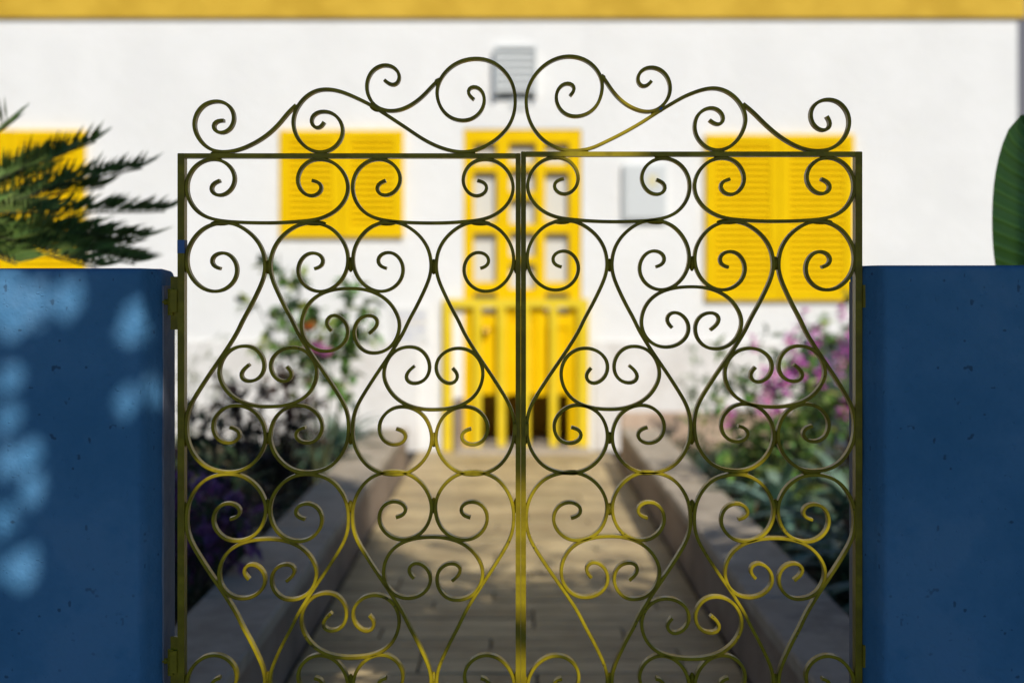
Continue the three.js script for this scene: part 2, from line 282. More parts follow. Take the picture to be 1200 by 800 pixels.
// ---------------------------------------------------------------- blue garden walls either side of the gate
function blueWall(side, top, label) {                                // plan loop with a chamfered inner corner, gently uneven
  const t = thing('garden_wall', label, 'garden wall', [side * 0.64, 0, -2.44], 'blue garden walls beside the gate');
  const n2 = rng(side > 0 ? 71 : 31), L = lattice(side > 0 ? 5 : 9, 64);
  const nz = (a, b) => { const x = ((a * 9) % 64 + 64) % 64, y = ((b * 9) % 64 + 64) % 64, i = Math.floor(x), j = Math.floor(y), u = x - i, v = y - j, g = (p, q) => L[(q % 64) * 64 + (p % 64)]; return (g(i, j) * (1 - u) + g(i + 1, j) * u) * (1 - v) + (g(i, j + 1) * (1 - u) + g(i + 1, j + 1) * u) * v - 0.5; };
  const corners = [[0, -0.14], [0, -0.052], [0.024, -0.002], [0.034, 0], [3.2, 0], [3.2, -0.14]];   // x away from the gate, z
  const loop = [];
  corners.forEach((c, k) => { const d = corners[(k + 1) % corners.length], len = Math.hypot(d[0] - c[0], d[1] - c[1]), m = Math.max(1, Math.round(len / 0.02)); for (let i = 0; i < m; i++) loop.push([c[0] + (d[0] - c[0]) * i / m, c[1] + (d[1] - c[1]) * i / m]); });
  const rows = []; for (let y = 0; y < top - 0.02; y += 0.022) rows.push([y, 0]); rows.push([top - 0.013, 0], [top - 0.006, 0.002], [top - 0.002, 0.005], [top, 0.011]);
  const P = [], U = [], I = [], n = loop.length; let per = [0]; for (let i = 1; i <= n; i++) per[i] = per[i - 1] + Math.hypot(loop[i % n][0] - loop[i - 1][0], loop[i % n][1] - loop[i - 1][1]);
  rows.forEach(([y, ins]) => { for (let i = 0; i <= n; i++) { const [x, z] = loop[i % n], x2 = Math.min(3.2 - ins, Math.max(ins, x)), z2 = Math.min(-ins, Math.max(-0.14 + ins, z)); const e = 0.0035 * nz(per[i % n], y) + 0.0018 * nz(per[i % n] * 4, y * 4 + 7); P.push(side * (x2 + (x < 1e-6 ? e : 0)), y + (y > 0.1 ? 0.003 * nz(per[i % n] * 0.7, 3) * (y / top) : 0), z2 + (z > -0.05 ? e : 0)); U.push(per[i] * 1, y); } });
  for (let r = 0; r < rows.length - 1; r++) for (let i = 0; i < n; i++) { const a = r * (n + 1) + i, b = a + 1, c = a + n + 1, d = c + 1; if (side > 0) I.push(a, c, b, b, c, d); else I.push(a, b, c, b, d, c); }
  const last = (rows.length - 1) * (n + 1), c0 = P.length / 3; P.push(side * 1.6, top, -0.07); U.push(0, 0);
  for (let i = 0; i < n; i++) { if (side > 0) I.push(last + i, c0, last + i + 1); else I.push(last + i, last + i + 1, c0); }
  const g = new THREE.BufferGeometry(); g.setAttribute('position', new THREE.Float32BufferAttribute(P, 3)); g.setAttribute('uv', new THREE.Float32BufferAttribute(U, 2)); g.setIndex(I); g.computeVertexNormals();
  mesh('wall', g, M.blue, t);
  mesh('reveal', bx(0.004, top - 0.03, 0.082, -side * 0.001, (top - 0.03) / 2, -0.096), M.reveal, t);   // bare greyed render inside the gateway
  return t;
}
blueWall(-1, 1.331, 'blue rendered garden wall with sun flecks in front of the palm');
blueWall(1, 1.338, 'blue rendered garden wall in front of the broad paddle leaves');

// ---------------------------------------------------------------- the gate
const G = GATE_D / F, gx = (px) => (px - 600) * G, gy = (py) => EYE - (py - HORIZON) * G;
const Z = (x0, y0, pts) => pts.map(([u, v]) => [x0 + u / 5.7143, y0 + v / 5.7143]);
const SA = [ // long S scroll, measured on the gate
  ...Z(205, 250, [[305, 370], [262, 362], [240, 325], [252, 285], [300, 262], [350, 265], [395, 305], [418, 365], [410, 425], [375, 480], [320, 515], [260, 525], [190, 505], [130, 455], [90, 385], [78, 310], [92, 230], [135, 155], [195, 98], [270, 68], [340, 62], [410, 75], [480, 115], [540, 170], [585, 245], [602, 320], [603, 380], [585, 450], [545, 540], [500, 630], [450, 720]]),
  ...Z(205, 370, [[420, 100], [360, 200], [300, 290], [235, 385], [170, 490], [115, 590], [92, 660]]),
  ...Z(205, 460, [[86, 210], [86, 260], [100, 340], [140, 420], [200, 485], [280, 522], [370, 533], [450, 522], [530, 475], [590, 400], [618, 310], [610, 235], [580, 165], [530, 115], [465, 87], [400, 82], [340, 100], [290, 145], [263, 200], [265, 250], [285, 300], [330, 332], [390, 337], [438, 312], [452, 272], [425, 240], [378, 230]])];
const WC = Z(205, 170, [[303, 238], [258, 252], [235, 290], [255, 330], [305, 342], [360, 318], [395, 270], [405, 230], [390, 170], [345, 120], [300, 98], [250, 93], [180, 110], [120, 160], [88, 220], [78, 285], [92, 360], [135, 430], [200, 478], [300, 505], [430, 517], [560, 521], [700, 520], [830, 512], [950, 498], [1040, 465], [1115, 405], [1155, 335], [1163, 280], [1150, 220], [1110, 155], [1050, 110], [970, 93], [900, 107], [850, 150], [826, 200], [820, 245], [840, 300], [880, 338], [925, 345], [970, 325], [992, 285], [975, 250], [920, 237]]);
const US = Z(205, 370, [[500, 325], [450, 365], [435, 400], [460, 435], [510, 440], [565, 420], [600, 360], [598, 300], [570, 245], [520, 207], [460, 200], [400, 212], [345, 250], [305, 320], [295, 390], [315, 450], [365, 520], [440, 572], [540, 602], [640, 607], [740, 598], [840, 565], [910, 505], [945, 430], [952, 360], [930, 290], [885, 240], [830, 215], [760, 213], [700, 235], [650, 285], [638, 340], [655, 395], [700, 435], [750, 445], [785, 415], [790, 380], [750, 340]]);
const CREST = [[
  Z(205, 60, [[330, 465], [280, 463], [252, 490], [262, 535], [310, 553], [365, 530], [395, 480], [398, 430], [370, 370], [320, 338], [265, 335], [200, 355], [150, 410], [128, 480], [140, 550], [190, 625], [245, 662], [310, 676], [390, 670], [460, 650], [540, 612], [620, 560], [700, 485], [760, 410], [812, 362]]),
  [...Z(205, 60, [[1000, 475], [985, 510], [955, 525], [920, 505], [908, 460], [930, 420], [985, 402], [1040, 408], [1090, 440], [1122, 500], [1125, 560], [1095, 620], [1040, 665], [970, 680], [900, 660], [840, 610], [805, 550], [790, 480], [800, 420], [840, 345], [890, 295], [950, 263], [1020, 255], [1090, 265], [1150, 285]]),
    ...Z(405, 60, [[90, 322], [170, 362], [250, 412], [400, 510], [520, 590], [620, 640], [720, 670], [800, 677], [880, 662], [960, 625], [1040, 565], [1100, 490], [1130, 410], [1137, 330], [1125, 240], [1085, 160], [1020, 95], [950, 60], [870, 50], [790, 62], [720, 95], [660, 150], [620, 220], [610, 280], [620, 340], [650, 400], [700, 445], [770, 467], [840, 458], [895, 420], [928, 360], [930, 300], [905, 252], [860, 233], [822, 245], [812, 280], [830, 305], [860, 325]])],
  Z(405, 60, [[260, 195], [300, 230], [330, 235], [360, 205], [365, 160], [335, 115], [290, 93], [240, 95], [185, 125], [150, 180], [140, 250], [155, 310], [200, 370], [250, 395], [310, 403], [380, 390], [450, 355], [520, 300], [580, 235], [630, 188]]),
], [
  Z(805, 55, [[935, 465], [965, 510], [950, 555], [905, 565], [850, 530], [825, 470], [835, 410], [880, 365], [945, 350], [1010, 365], [1065, 420], [1088, 490], [1075, 570], [1030, 640], [960, 685], [880, 697], [800, 690], [710, 655], [620, 600], [520, 515], [440, 435], [375, 382]]),
  [...Z(605, 55, [[360, 328], [395, 295], [395, 265], [370, 243], [335, 240], [290, 265], [265, 320], [268, 370], [300, 430], [350, 462], [410, 468], [480, 448], [540, 395], [570, 320], [578, 250], [560, 185], [510, 120], [440, 78], [350, 63], [260, 82], [180, 130], [110, 210], [72, 300], [65, 370], [80, 470], [130, 570], [200, 640], [290, 685], [390, 697], [500, 680], [600, 635], [720, 575], [850, 500], [950, 435], [1050, 375], [1120, 335]]),
    ...Z(805, 55, [[57, 302], [110, 285], [180, 275], [250, 290], [320, 335], [370, 400], [395, 470], [385, 540], [350, 610], [290, 670], [215, 695], [150, 685], [90, 640], [55, 580], [50, 520], [70, 455], [120, 415], [175, 405], [225, 430], [250, 480], [240, 515], [205, 530], [180, 515], [150, 490]])],
  Z(605, 55, [[905, 230], [880, 265], [850, 275], [815, 250], [810, 200], [845, 150], [905, 135], [960, 148], [1010, 195], [1032, 260], [1025, 330], [985, 390], [930, 430], [860, 436], [790, 415], [720, 375], [650, 305], [600, 230], [570, 190]]),
]];

function strip(pts, ox, oy, thick = 0.0060, depth = 0.0185, dz = 0) {  // flat iron bar bent along a planar curve (photo-pixel points on the gate plane)
  const curve = new THREE.CatmullRomCurve3(pts.map(([a, b]) => V(gx(a) - ox, gy(b) - oy, 0)), false, 'centripetal');
  const n = Math.max(24, Math.round(curve.getLength() / 0.0055)); let c = curve.getSpacedPoints(n);
  for (let k = 0; k < 5; k++) c = c.map((p, i) => i === 0 || i === n ? p : p.clone().multiplyScalar(0.5).addScaledVector(c[i - 1], 0.25).addScaledVector(c[i + 1], 0.25));
  const t = thick / 2, d = depth / 2, b = 0.0012;
  const prof = [[t, d - b], [t - b, d], [-t + b, d], [-t, d - b], [-t, -d + b], [-t + b, -d], [t - b, -d], [t, -d + b]];
  const fd = [0, 1, 1, 2, 2, 3, 3, 4, 4, 5, 5, 6, 6, 7, 7, 0];      // profile edges, doubled so that edges stay crisp
  const P = [], Nn = [], U = [], I = []; let s = 0; const m = fd.length;
  for (let i = 0; i <= n; i++) {
    const a = c[Math.max(0, i - 1)], e = c[Math.min(n, i + 1)], tx = e.x - a.x, ty = e.y - a.y, l = Math.hypot(tx, ty), nx = -ty / l, ny = tx / l;
    if (i) s += c[i].distanceTo(c[i - 1]);
    let acc = 0;
    for (let k = 0; k < m; k += 2) {
      const p = prof[fd[k]], q = prof[fd[k + 1]], el = Math.hypot(q[0] - p[0], q[1] - p[1]), fn = (q[1] - p[1]) / el, fz = -(q[0] - p[0]) / el;
      for (const w of [p, q]) { P.push(c[i].x + nx * w[0], c[i].y + ny * w[0], w[1] + dz); Nn.push(nx * fn, ny * fn, fz); U.push(s + pts[0][0] * 0.013, acc + pts[0][1] * 0.017); acc += w === p ? el : 0; }
    }
  }
  for (let i = 0; i < n; i++) for (let k = 0; k < m; k += 2) { const a = i * m + k, bb = a + 1, e = a + m, f = e + 1; I.push(a, bb, e, bb, f, e); }
  for (const i of [0, n]) { const k0 = P.length / 3, sg = i ? 1 : -1, a = c[i ? n - 1 : 0], e = c[i ? n : 1], l = e.distanceTo(a), tx = (e.x - a.x) / l * sg, ty = (e.y - a.y) / l * sg, nx = -(e.y - a.y) / l, ny = (e.x - a.x) / l;
    for (const w of prof) { P.push(c[i].x + nx * w[0], c[i].y + ny * w[0], w[1] + dz); Nn.push(tx, ty, 0); U.push(s, w[1]); }
    for (let k = 1; k < 7; k++) i ? I.push(k0, k0 + k, k0 + k + 1) : I.push(k0, k0 + k + 1, k0 + k); }
  const g = new THREE.BufferGeometry(); g.setAttribute('position', new THREE.Float32BufferAttribute(P, 3)); g.setAttribute('normal', new THREE.Float32BufferAttribute(Nn, 3)); g.setAttribute('uv', new THREE.Float32BufferAttribute(U, 2)); g.setIndex(I);
  return g;
}
const blob = new THREE.SphereGeometry(1, 10, 8);
function gateLeaf(side, label) {
  const left = side < 0, cols = left ? [216, 313.8, 410.8, 508.3, 605] : [1004, 909, 811, 714.5, 615];   // from the hinge side inwards
  const hingeX = gx(left ? 213.3 : 1005.2), innerX = gx(left ? 607.2 : 613.4), ty = left ? 182.8 : 180.8, BOT = gy(1004), oy = BOT, ox = hingeX;
  const t = thing('gate_leaf', label, 'gate', [hingeX, BOT, -GATE_D], 'leaves of the scrolled iron gate');
  const r = rng(left ? 3 : 4), dir = left ? 1 : -1, base = left ? 0 : -1.6;
  // frame
  const sH = gy(ty - 2.8) - BOT;
  mesh('stile', slab(0.0125, sH, 0.022, 0.0012), M.gate, t);
  const st = mesh('stile', slab(0.0092, sH, 0.022, 0.0012), M.gate, t); st.position.x = innerX - hingeX;
  const rw = Math.abs(innerX - hingeX) - 0.0108, rx = dir * (0.00625 + rw / 2);
  for (const [y, h] of [[gy(ty) - BOT, 0.0085], [0.006, 0.010]]) mesh('rail', bx(rw, h, 0.0205, rx, y, 0, 0.4), M.gate, t);
  // scroll rows
  const w0 = 2.6, colX = (k, u) => { const a = cols[k] + dir * w0, b = cols[k + 1] - dir * w0; return a + (b - a) * u; };
  const add = (pts, name = 'scroll') => mesh(name, strip(pts, ox, oy), M.gate, t);
  const jit = () => { const a = r() * 6.28, q = r() * 0.7, ph = r() * 6; return (p) => [p[0] + Math.cos(a) * q * Math.sin(p[1] * 0.021 + ph), p[1] + Math.sin(a) * q * Math.cos(p[0] * 0.023 + ph)]; };
  const MIR = 554 + base * 0.3;
  for (const flip of [false, true]) {
    const fy = (y) => flip ? 2 * MIR - (y + base) : y + base;
    for (let k = 0; k < 4; k++) {
      const j = jit(); add(SA.map(([x, y]) => { let u = (x - 218.6) / 92.2; u -= 0.018 * sm(430, 490, y) * (1 - u) + 0.02 * sm(430, 490, y) * u; if (k % 2) u = 1 - u; return [colX(k, u), fy(y + (k > 1 ? (y - 340) * 0.012 : 0))]; }).map(j), 'scroll');
    }
    const put = (x0, x1, y0, y1, up) => { const j = jit(), m = r() < 0.5; add(US.map(([x, y]) => { let u = (x - 256.6) / 115; if (m) u = 1 - u; const v = (y - 405) / 71.2; return [x0 + (x1 - x0) * u, fy(up ? y0 + (y1 - y0) * (1 - v) : y0 + (y1 - y0) * v)]; }).map(j), 'scroll'); };
    if (left) { put(256.6, 371.6, 405, 476.5, false); put(449.2, 566, 405.5, 479.5, false); put(352.7, 468, 338, 414, true); }
    else { put(967, 849, 407, 478.5, false); put(773.5, 657.5, 407, 481, false); put(869.5, 751.5, 337.5, 410.5, true); }
    for (let k = 0; k < 5; k++) for (const y of [310, 512]) {        // welds where neighbouring scrolls touch
      const wgt = mesh('weld', blob, M.gate, t); wgt.scale.set(0.0054, 0.011 + r() * 0.004, 0.0078); wgt.position.set(gx(cols[k]) - ox, gy(fy(y + r() * 4)) - oy, 0); }
    for (let k = 0; k < 4; k++) { const wgt = mesh('weld', blob, M.gate, t); wgt.scale.set(0.016 + r() * 0.006, 0.005, 0.0078); wgt.position.set(gx(colX(k, k % 2 ? 0.57 : 0.43)) - ox, gy(fy(261.3)) - oy, 0); }
  }
  for (let k = 0; k < 4; k++) { const wgt = mesh('weld', blob, M.gate, t); wgt.scale.set(0.016 + r() * 0.005, 0.005, 0.0078); wgt.position.set(gx(colX(k, k % 2 ? 0.44 : 0.56)) - ox, gy(MIR) - oy, 0); }
  for (let k = 0; k < 2; k++) {                                     // wide C scrolls in the top band and in two bottom bands
    const a = cols[2 * k] + dir * w0, b = cols[2 * k + 2] - dir * w0, f = (x) => a + (b - a) * (x - 218.65) / 189.9;
    add(WC.map(([x, y]) => [f(x), y + base]).map(jit()), 'scroll');
    for (const sh of [0, 77]) add(WC.map(([x, y]) => [f(x), sh ? y + 738.5 : 2 * MIR - y]), 'scroll');
    for (const u of [0.17, 0.83]) { const wgt = mesh('weld', blob, M.gate, t); wgt.scale.set(0.014, 0.0055, 0.0085); wgt.position.set(gx(a + (b - a) * u) - ox, gy(185.4 + base) - oy, 0); }
  }
  CREST[left ? 0 : 1].forEach((c) => add(c, 'crest_scroll'));
  for (const [x, y, w] of left ? [[255, 179.5, 9], [376, 180.5, 8], [545, 179, 12], [439, 127, 7], [346, 125.5, 4], [513, 95, 4]] : [[678, 177.5, 12], [842.5, 178.5, 8], [961, 178, 11], [769, 130, 7], [706, 90.5, 4], [872.5, 124.5, 4]]) {
    const wgt = mesh('weld', blob, M.gate, t); wgt.scale.set(w * G, 0.005, 0.0085); wgt.position.set(gx(x) - ox, gy(y) - oy, 0); if (w === 7) wgt.rotation.z = left ? -0.5 : 0.55; }
  // hinges: plate welded to the stile, knuckle and a pin into the wall
  for (const [a, b] of left ? [[324, 386], [745, 806]] : [[318, 381], [738, 800]]) {
    const cy = (gy(a) + gy(b)) / 2 - oy, h = gy(a) - gy(b);
    const hp = mesh('hinge', mergeGeometries([bx(0.019, h, 0.006, -dir * 0.0105, cy, 0.004), bx(0.012, h * 0.42, 0.012, -dir * 0.0125, cy + 0.004, 0.010)]), M.gate, t);
    mesh('hinge_pin', new THREE.CylinderGeometry(0.0055, 0.0055, 0.03, 12).rotateZ(Math.PI / 2).translate(-dir * 0.0245, cy + 0.002, 0.0), M.gate, hp);
    mesh('knuckle', new THREE.CylinderGeometry(0.006, 0.006, h * 0.5, 12).translate(-dir * 0.019, cy + 0.002, 0.008), M.gate, hp);
  }
  // meeting lug and old blue paint smears
  mesh('latch_lug', slab(0.0075, 0.024, 0.02, 0.003).translate(innerX - ox - dir * 0.0062, gy(509) - oy, 0.004), M.gate, t);
  if (left) mesh('paint_smear', bx(0.0131, 0.024, 0.0226, 0, gy(289) - oy, 0), M.bluePaint, t);
  else { const p = mesh('paint_smear', blob, M.bluePaint, t); p.scale.set(0.0085, 0.0056, 0.0098); p.position.set(gx(774) - ox, gy(128) - oy, 0.0006); p.rotation.z = 0.7; }
  return t;
}
gateLeaf(-1, 'olive yellow scrolled iron gate leaf hinged to the blue wall before the palm');
gateLeaf(1, 'olive yellow scrolled iron gate leaf hinged to the blue wall before the paddle leaves');

// ---------------------------------------------------------------- plants
class Leaves {
  constructor() { this.P = []; this.C = []; this.I = []; }
  leaf(o, dir, up, len, wid, col, curl = 0.15) {                      // bent, folded blade of five points
    const d = dir.clone().normalize(), s = d.clone().cross(up); if (s.lengthSq() < 1e-6) s.set(1, 0, 0); s.normalize(); const n = s.clone().cross(d), k = this.P.length / 3;
    const q = (a, b, c) => { const p = o.clone().addScaledVector(d, a * len).addScaledVector(s, b * wid).addScaledVector(n, c * len); this.P.push(p.x, p.y, p.z); this.C.push(...col); };
    q(0, 0, 0); q(0.48, -0.5, 0.04); q(0.48, 0.5, 0.04); q(0.5, 0, -0.05); q(1, 0, -curl);
    this.I.push(k, k + 1, k + 3, k, k + 3, k + 2, k + 1, k + 4, k + 3, k + 3, k + 4, k + 2);
  }
  build() { const g = new THREE.BufferGeometry(); g.setAttribute('position', new THREE.Float32BufferAttribute(this.P, 3)); g.setAttribute('color', new THREE.Float32BufferAttribute(this.C, 3)); g.setIndex(this.I); const o = g.toNonIndexed(); o.computeVertexNormals(); return o; }
}
const rdir = (r, up = 0) => { const a = r() * Math.PI * 2, z = r() * 2 - 1 + up, q = Math.sqrt(Math.max(0.02, 1 - Math.min(1, z * z))); return V(Math.cos(a) * q, z, Math.sin(a) * q).normalize(); };
const vary = (r, c, k = 0.35) => { const f = 1 - k + 2 * k * r(); return [c[0] * f * (0.85 + 0.3 * r()), c[1] * f, c[2] * f * (0.85 + 0.3 * r())]; };
const tube = (pts, rad, seg = 10) => { const c = new THREE.CatmullRomCurve3(pts), g = new THREE.TubeGeometry(c, seg, rad, 6, false), p = g.attributes.position; for (let i = 0; i <= seg; i++) { const o = c.getPointAt(i / seg), f = 1 - 0.65 * i / seg; for (let k = 0; k <= 6; k++) { const j = i * 7 + k; p.setXYZ(j, o.x + (p.getX(j) - o.x) * f, o.y + (p.getY(j) - o.y) * f, o.z + (p.getZ(j) - o.z) * f); } } return g; };

// a shrub of curved canes with leaves in sprays; flowers are parts of their own
function shrub(name, label, category, pos, o, group) {
  const t = thing(name, label, category, pos, group), r = rng(o.seed), L = new Leaves(), stems = [], tips = [];
  for (const c of o.canes) {
    const end = V(...c), mid = end.clone().multiplyScalar(0.5).add(V((r() - 0.5) * 0.12, 0.05, (r() - 0.5) * 0.12)), pts = [V((r() - 0.5) * 0.06, 0, (r() - 0.5) * 0.06), mid, end];
    stems.push(tube(pts, o.stem ?? 0.008)); tips.push(end);
    const cv = new THREE.CatmullRomCurve3(pts), n = o.sprays ?? 12;
    for (let i = 0; i < n; i++) {
      const f = (o.from ?? 0.25) + (1 - (o.from ?? 0.25)) * (i + r()) / n, p = cv.getPoint(Math.min(1, f)), sd = rdir(r, 0.25), sl = (o.spread ?? 0.16) * (0.5 + r());
      const e = p.clone().addScaledVector(sd, sl); stems.push(tube([p, p.clone().lerp(e, 0.5).add(V(0, 0.01, 0)), e], 0.0025, 3));
      for (let k = 0; k < (o.leaves ?? 9); k++) { const q = p.clone().lerp(e, 0.25 + 0.8 * r()), ld = sd.clone().multiplyScalar(0.6).add(rdir(r, 0.1)); L.leaf(q, ld, V(0, 1, 0).add(rdir(r).multiplyScalar(0.6)), o.len * (0.6 + 0.7 * r()), o.wid * (0.7 + 0.6 * r()), vary(r, o.cols[Math.floor(r() * o.cols.length)]), 0.1 + 0.3 * r()); }
    }
  }
  mesh('stem', mergeGeometries(stems.map((g) => g.toNonIndexed())), o.stemMat ?? M.stem, t);
  const f = mesh('foliage', L.build(), M.leaf, t); f.userData.kind = 'stuff';
  for (const [x, y, z, size, col, kind] of o.flowers ?? []) {
    const F2 = new Leaves(), n = kind === 'spike' ? 26 : 24;
    for (let k = 0; k < n; k++) {
      if (kind === 'spike') F2.leaf(V((r() - 0.5) * size, (k / n - 0.5) * size * 3, (r() - 0.5) * size), rdir(r, 0.2), V(0, 1, 0), size * 0.8, size * 0.6, vary(r, col, 0.25));
      else { const a = k * 2.4, e = 0.15 + 1.1 * k / n; F2.leaf(V(0, 0, 0), V(Math.cos(a) * Math.cos(e), Math.sin(e), Math.sin(a) * Math.cos(e)), V(0, 1, 0), size * (1 - 0.4 * k / n), size * 0.9, vary(r, col, 0.2), -0.25); }
    }
    const m = mesh('flower', F2.build(), M.petal, t); m.position.set(x, y, z); m.rotation.set(0.5, r() * 6, 0.2);
  }
  return t;
}
// strap-leaved rosette: every leaf a part
function rosette(label, pos, n, len, wid, col, seed, group, name = 'strappy_plant', lean = 0.9) {
  const t = thing(name, label, 'plant', pos, group), r = rng(seed);
  for (let i = 0; i < n; i++) {
    const a = i * 2.4 + r(), e = 0.35 + lean * r(), l = len * (0.65 + 0.5 * r()), P = [], C = [], I = [], c = vary(r, col, 0.3), N = 7;
    let p = V(0, 0, 0), ang = e; const h = V(Math.cos(a), 0, Math.sin(a)), sd = V(-Math.sin(a), 0, Math.cos(a));
    for (let k = 0; k <= N; k++) { const w = wid * Math.pow(Math.sin(Math.PI * Math.min(0.98, 0.22 + 0.78 * k / N)), 0.7) / 2; for (const q of [-1, 0, 1]) { const v = p.clone().addScaledVector(sd, q * w).add(V(0, q ? w * 0.45 : 0, 0)); P.push(v.x, v.y, v.z); C.push(...c); } if (k < N) { for (const q of [0, 1]) { const b = k * 3 + q; I.push(b, b + 1, b + 3, b + 1, b + 4, b + 3); } } p = p.clone().addScaledVector(h, l / N * Math.sin(ang)).add(V(0, l / N * Math.cos(ang), 0)); ang += (1.1 + 0.5 * r()) / N; }
    const g = new THREE.BufferGeometry(); g.setAttribute('position', new THREE.Float32BufferAttribute(P, 3)); g.setAttribute('color', new THREE.Float32BufferAttribute(C, 3)); g.setIndex(I); g.computeVertexNormals();
    mesh('leaf', g, M.leaf, t);
  }
  return t;
}
const GREEN = [0.12, 0.27, 0.04], DGREEN = [0.025, 0.065, 0.02], YGREEN = [0.24, 0.31, 0.04], BLUEG = [0.20, 0.32, 0.24], DRED = [0.075, 0.035, 0.022], PINK = [0.72, 0.30, 0.55], MAG = [0.62, 0.14, 0.48], ORANGE = [0.75, 0.25, 0.02], PURP = [0.26, 0.09, 0.27];

// bed on the rose side of the path
shrub('rose_bush', 'tall leafy rose bush with one pink and one orange bloom', 'bush', [-1.08, SOIL_Y + 0.04, -7.7], { seed: 101, sprays: 10, leaves: 9, len: 0.08, wid: 0.052, spread: 0.11, from: 0.5, cols: [GREEN, GREEN, YGREEN, DGREEN], stemMat: M.stem,
  canes: [[-0.22, 1.36, 0.1], [-0.13, 1.22, 0], [-0.38, 1.08, -0.1], [0.16, 1.15, 0], [0.27, 1.12, 0.1], [0.10, 0.98, 0], [0.02, 1.05, 0.2]],
  flowers: [[0.0, 0.82, 0.2, 0.075, PINK], [0.06, 0.80, 0.22, 0.06, PINK], [-0.03, 0.95, 0.25, 0.06, ORANGE]] });
shrub('brown_shrub', 'dark reddish brown leafed shrub below the rose bush', 'bush', [-1.2, SOIL_Y + 0.03, -7.1], { seed: 102, sprays: 16, leaves: 10, len: 0.07, wid: 0.03, spread: 0.13, from: 0.1, cols: [DRED, DRED, DGREEN, [0.10, 0.05, 0.03]], stemMat: M.darkStem,
  canes: [[0.02, 0.76, 0], [-0.22, 0.66, 0.1], [0.14, 0.66, 0], [-0.1, 0.72, 0.1], [0.12, 0.5, 0.15], [-0.32, 0.56, 0]] });
shrub('dark_shrub', 'dark green shrub between the purple leaves and the brown shrub', 'bush', [-1.32, SOIL_Y, -6.0], { seed: 103, sprays: 13, leaves: 9, len: 0.065, wid: 0.03, spread: 0.14, from: 0.1, cols: [DGREEN, [0.03, 0.03, 0.02], DRED], stemMat: M.darkStem,
  canes: [[0.05, 0.62, 0], [-0.1, 0.7, 0], [0.2, 0.5, 0.1], [-0.2, 0.55, 0], [0.12, 0.36, 0.2]] });
for (const [i, x, z, h, lb] of [[0, -1.16, -4.8, 0.55, 'purple leafed trailing plant close behind the gate hinge'], [1, -1.34, -5.3, 0.5, 'smaller purple leafed plant behind the trailing purple one']])
  shrub('purple_plant', lb, 'plant', [x, SOIL_Y, z], { seed: 110 + i, sprays: 9, leaves: 7, len: 0.085, wid: 0.03, spread: 0.1, from: 0.3, cols: [PURP, PURP, [0.09, 0.03, 0.10], DGREEN],
    canes: [[0.02, h, 0], [0.14, h * 0.95, 0.1], [-0.1, h * 0.9, 0], [0.22, h * 0.75, 0], [0.0, h * 0.7, 0.2]], flowers: [[0.10, h * 0.96, 0.12, 0.05, [0.40, 0.20, 0.42]], [0.02, h * 0.85, 0.12, 0.045, [0.36, 0.14, 0.36]], [0.2, h * 0.86, 0.08, 0.045, [0.4, 0.2, 0.42]], [-0.06, h * 0.93, 0.1, 0.045, [0.36, 0.15, 0.36]], [0.12, h * 0.7, 0.2, 0.04, [0.36, 0.14, 0.34]]] });
rosette('single fan of upright pale green blades beside the purple plants', [-1.14, SOIL_Y + 0.25, -5.05], 5, 0.42, 0.028, [0.13, 0.20, 0.05], 120, undefined, 'blade_plant', 0.1);
shrub('feathery_shrub', 'thin pale feathery shrub against the white wall', 'bush', [-2.1, SOIL_Y, -8.8], { seed: 121, sprays: 12, leaves: 7, len: 0.05, wid: 0.012, spread: 0.14, from: 0.2, stem: 0.004, cols: [[0.20, 0.22, 0.09], [0.16, 0.19, 0.08]], canes: [[0.1, 0.85, 0], [-0.08, 0.95, 0], [0.25, 0.7, 0], [-0.2, 0.75, 0]] });
for (const [i, x, z, l, lb] of [[0, -1.1, -8.6, 0.42, 'grey green strappy plant leaning over the coping by the barrier'], [1, -1.15, -8.0, 0.45, 'grey green strappy plant under the rose bush'], [2, -1.14, -9.2, 0.42, 'small grey green strappy plant near the plaque']])
  rosette(lb, [x, SOIL_Y + 0.12, z], 26, l, 0.045, [0.055, 0.13, 0.075], 130 + i);
rosette('dark strappy plant lying over the rose side coping', [-1.18, SOIL_Y + 0.1, -6.1], 22, 0.45, 0.04, [0.03, 0.075, 0.04], 140);

// bed on the other side
const flowersR = (seed, n, x0, x1, y0, y1) => { const r = rng(seed), a = []; for (let i = 0; i < n; i++) a.push([x0 + (x1 - x0) * r(), y0 + (y1 - y0) * r(), 0.12 + (r() - 0.3) * 0.25, 0.03 + 0.016 * r(), r() < 0.35 ? PINK : MAG, 'spike']); return a; };
shrub('flowering_bush', 'yellow green bush full of magenta flowers in the bed', 'bush', [1.36, SOIL_Y, -7.0], { seed: 201, sprays: 17, leaves: 9, len: 0.075, wid: 0.032, spread: 0.14, from: 0.15, cols: [YGREEN, GREEN, [0.12, 0.20, 0.03], DGREEN], flowers: flowersR(7, 17, -0.30, 0.36, 0.55, 0.98),
  canes: [[0.0, 0.9, 0], [-0.25, 0.85, 0], [0.25, 0.9, 0], [-0.1, 0.7, 0.1], [0.2, 0.65, 0.1], [0.35, 0.75, 0], [-0.33, 0.6, 0]] });
shrub('flowering_bush', 'taller loose magenta flowering bush beside the slate grey dividing wall', 'bush', [1.72, SOIL_Y, -7.5], { seed: 202, sprays: 12, leaves: 8, len: 0.07, wid: 0.03, spread: 0.14, from: 0.2, cols: [GREEN, DGREEN, DRED], flowers: flowersR(9, 9, -0.25, 0.3, 0.75, 1.1),
  canes: [[0.02, 1.05, 0], [-0.2, 0.95, 0], [0.2, 1.1, 0], [0.3, 0.8, 0], [-0.12, 0.7, 0.1]] });
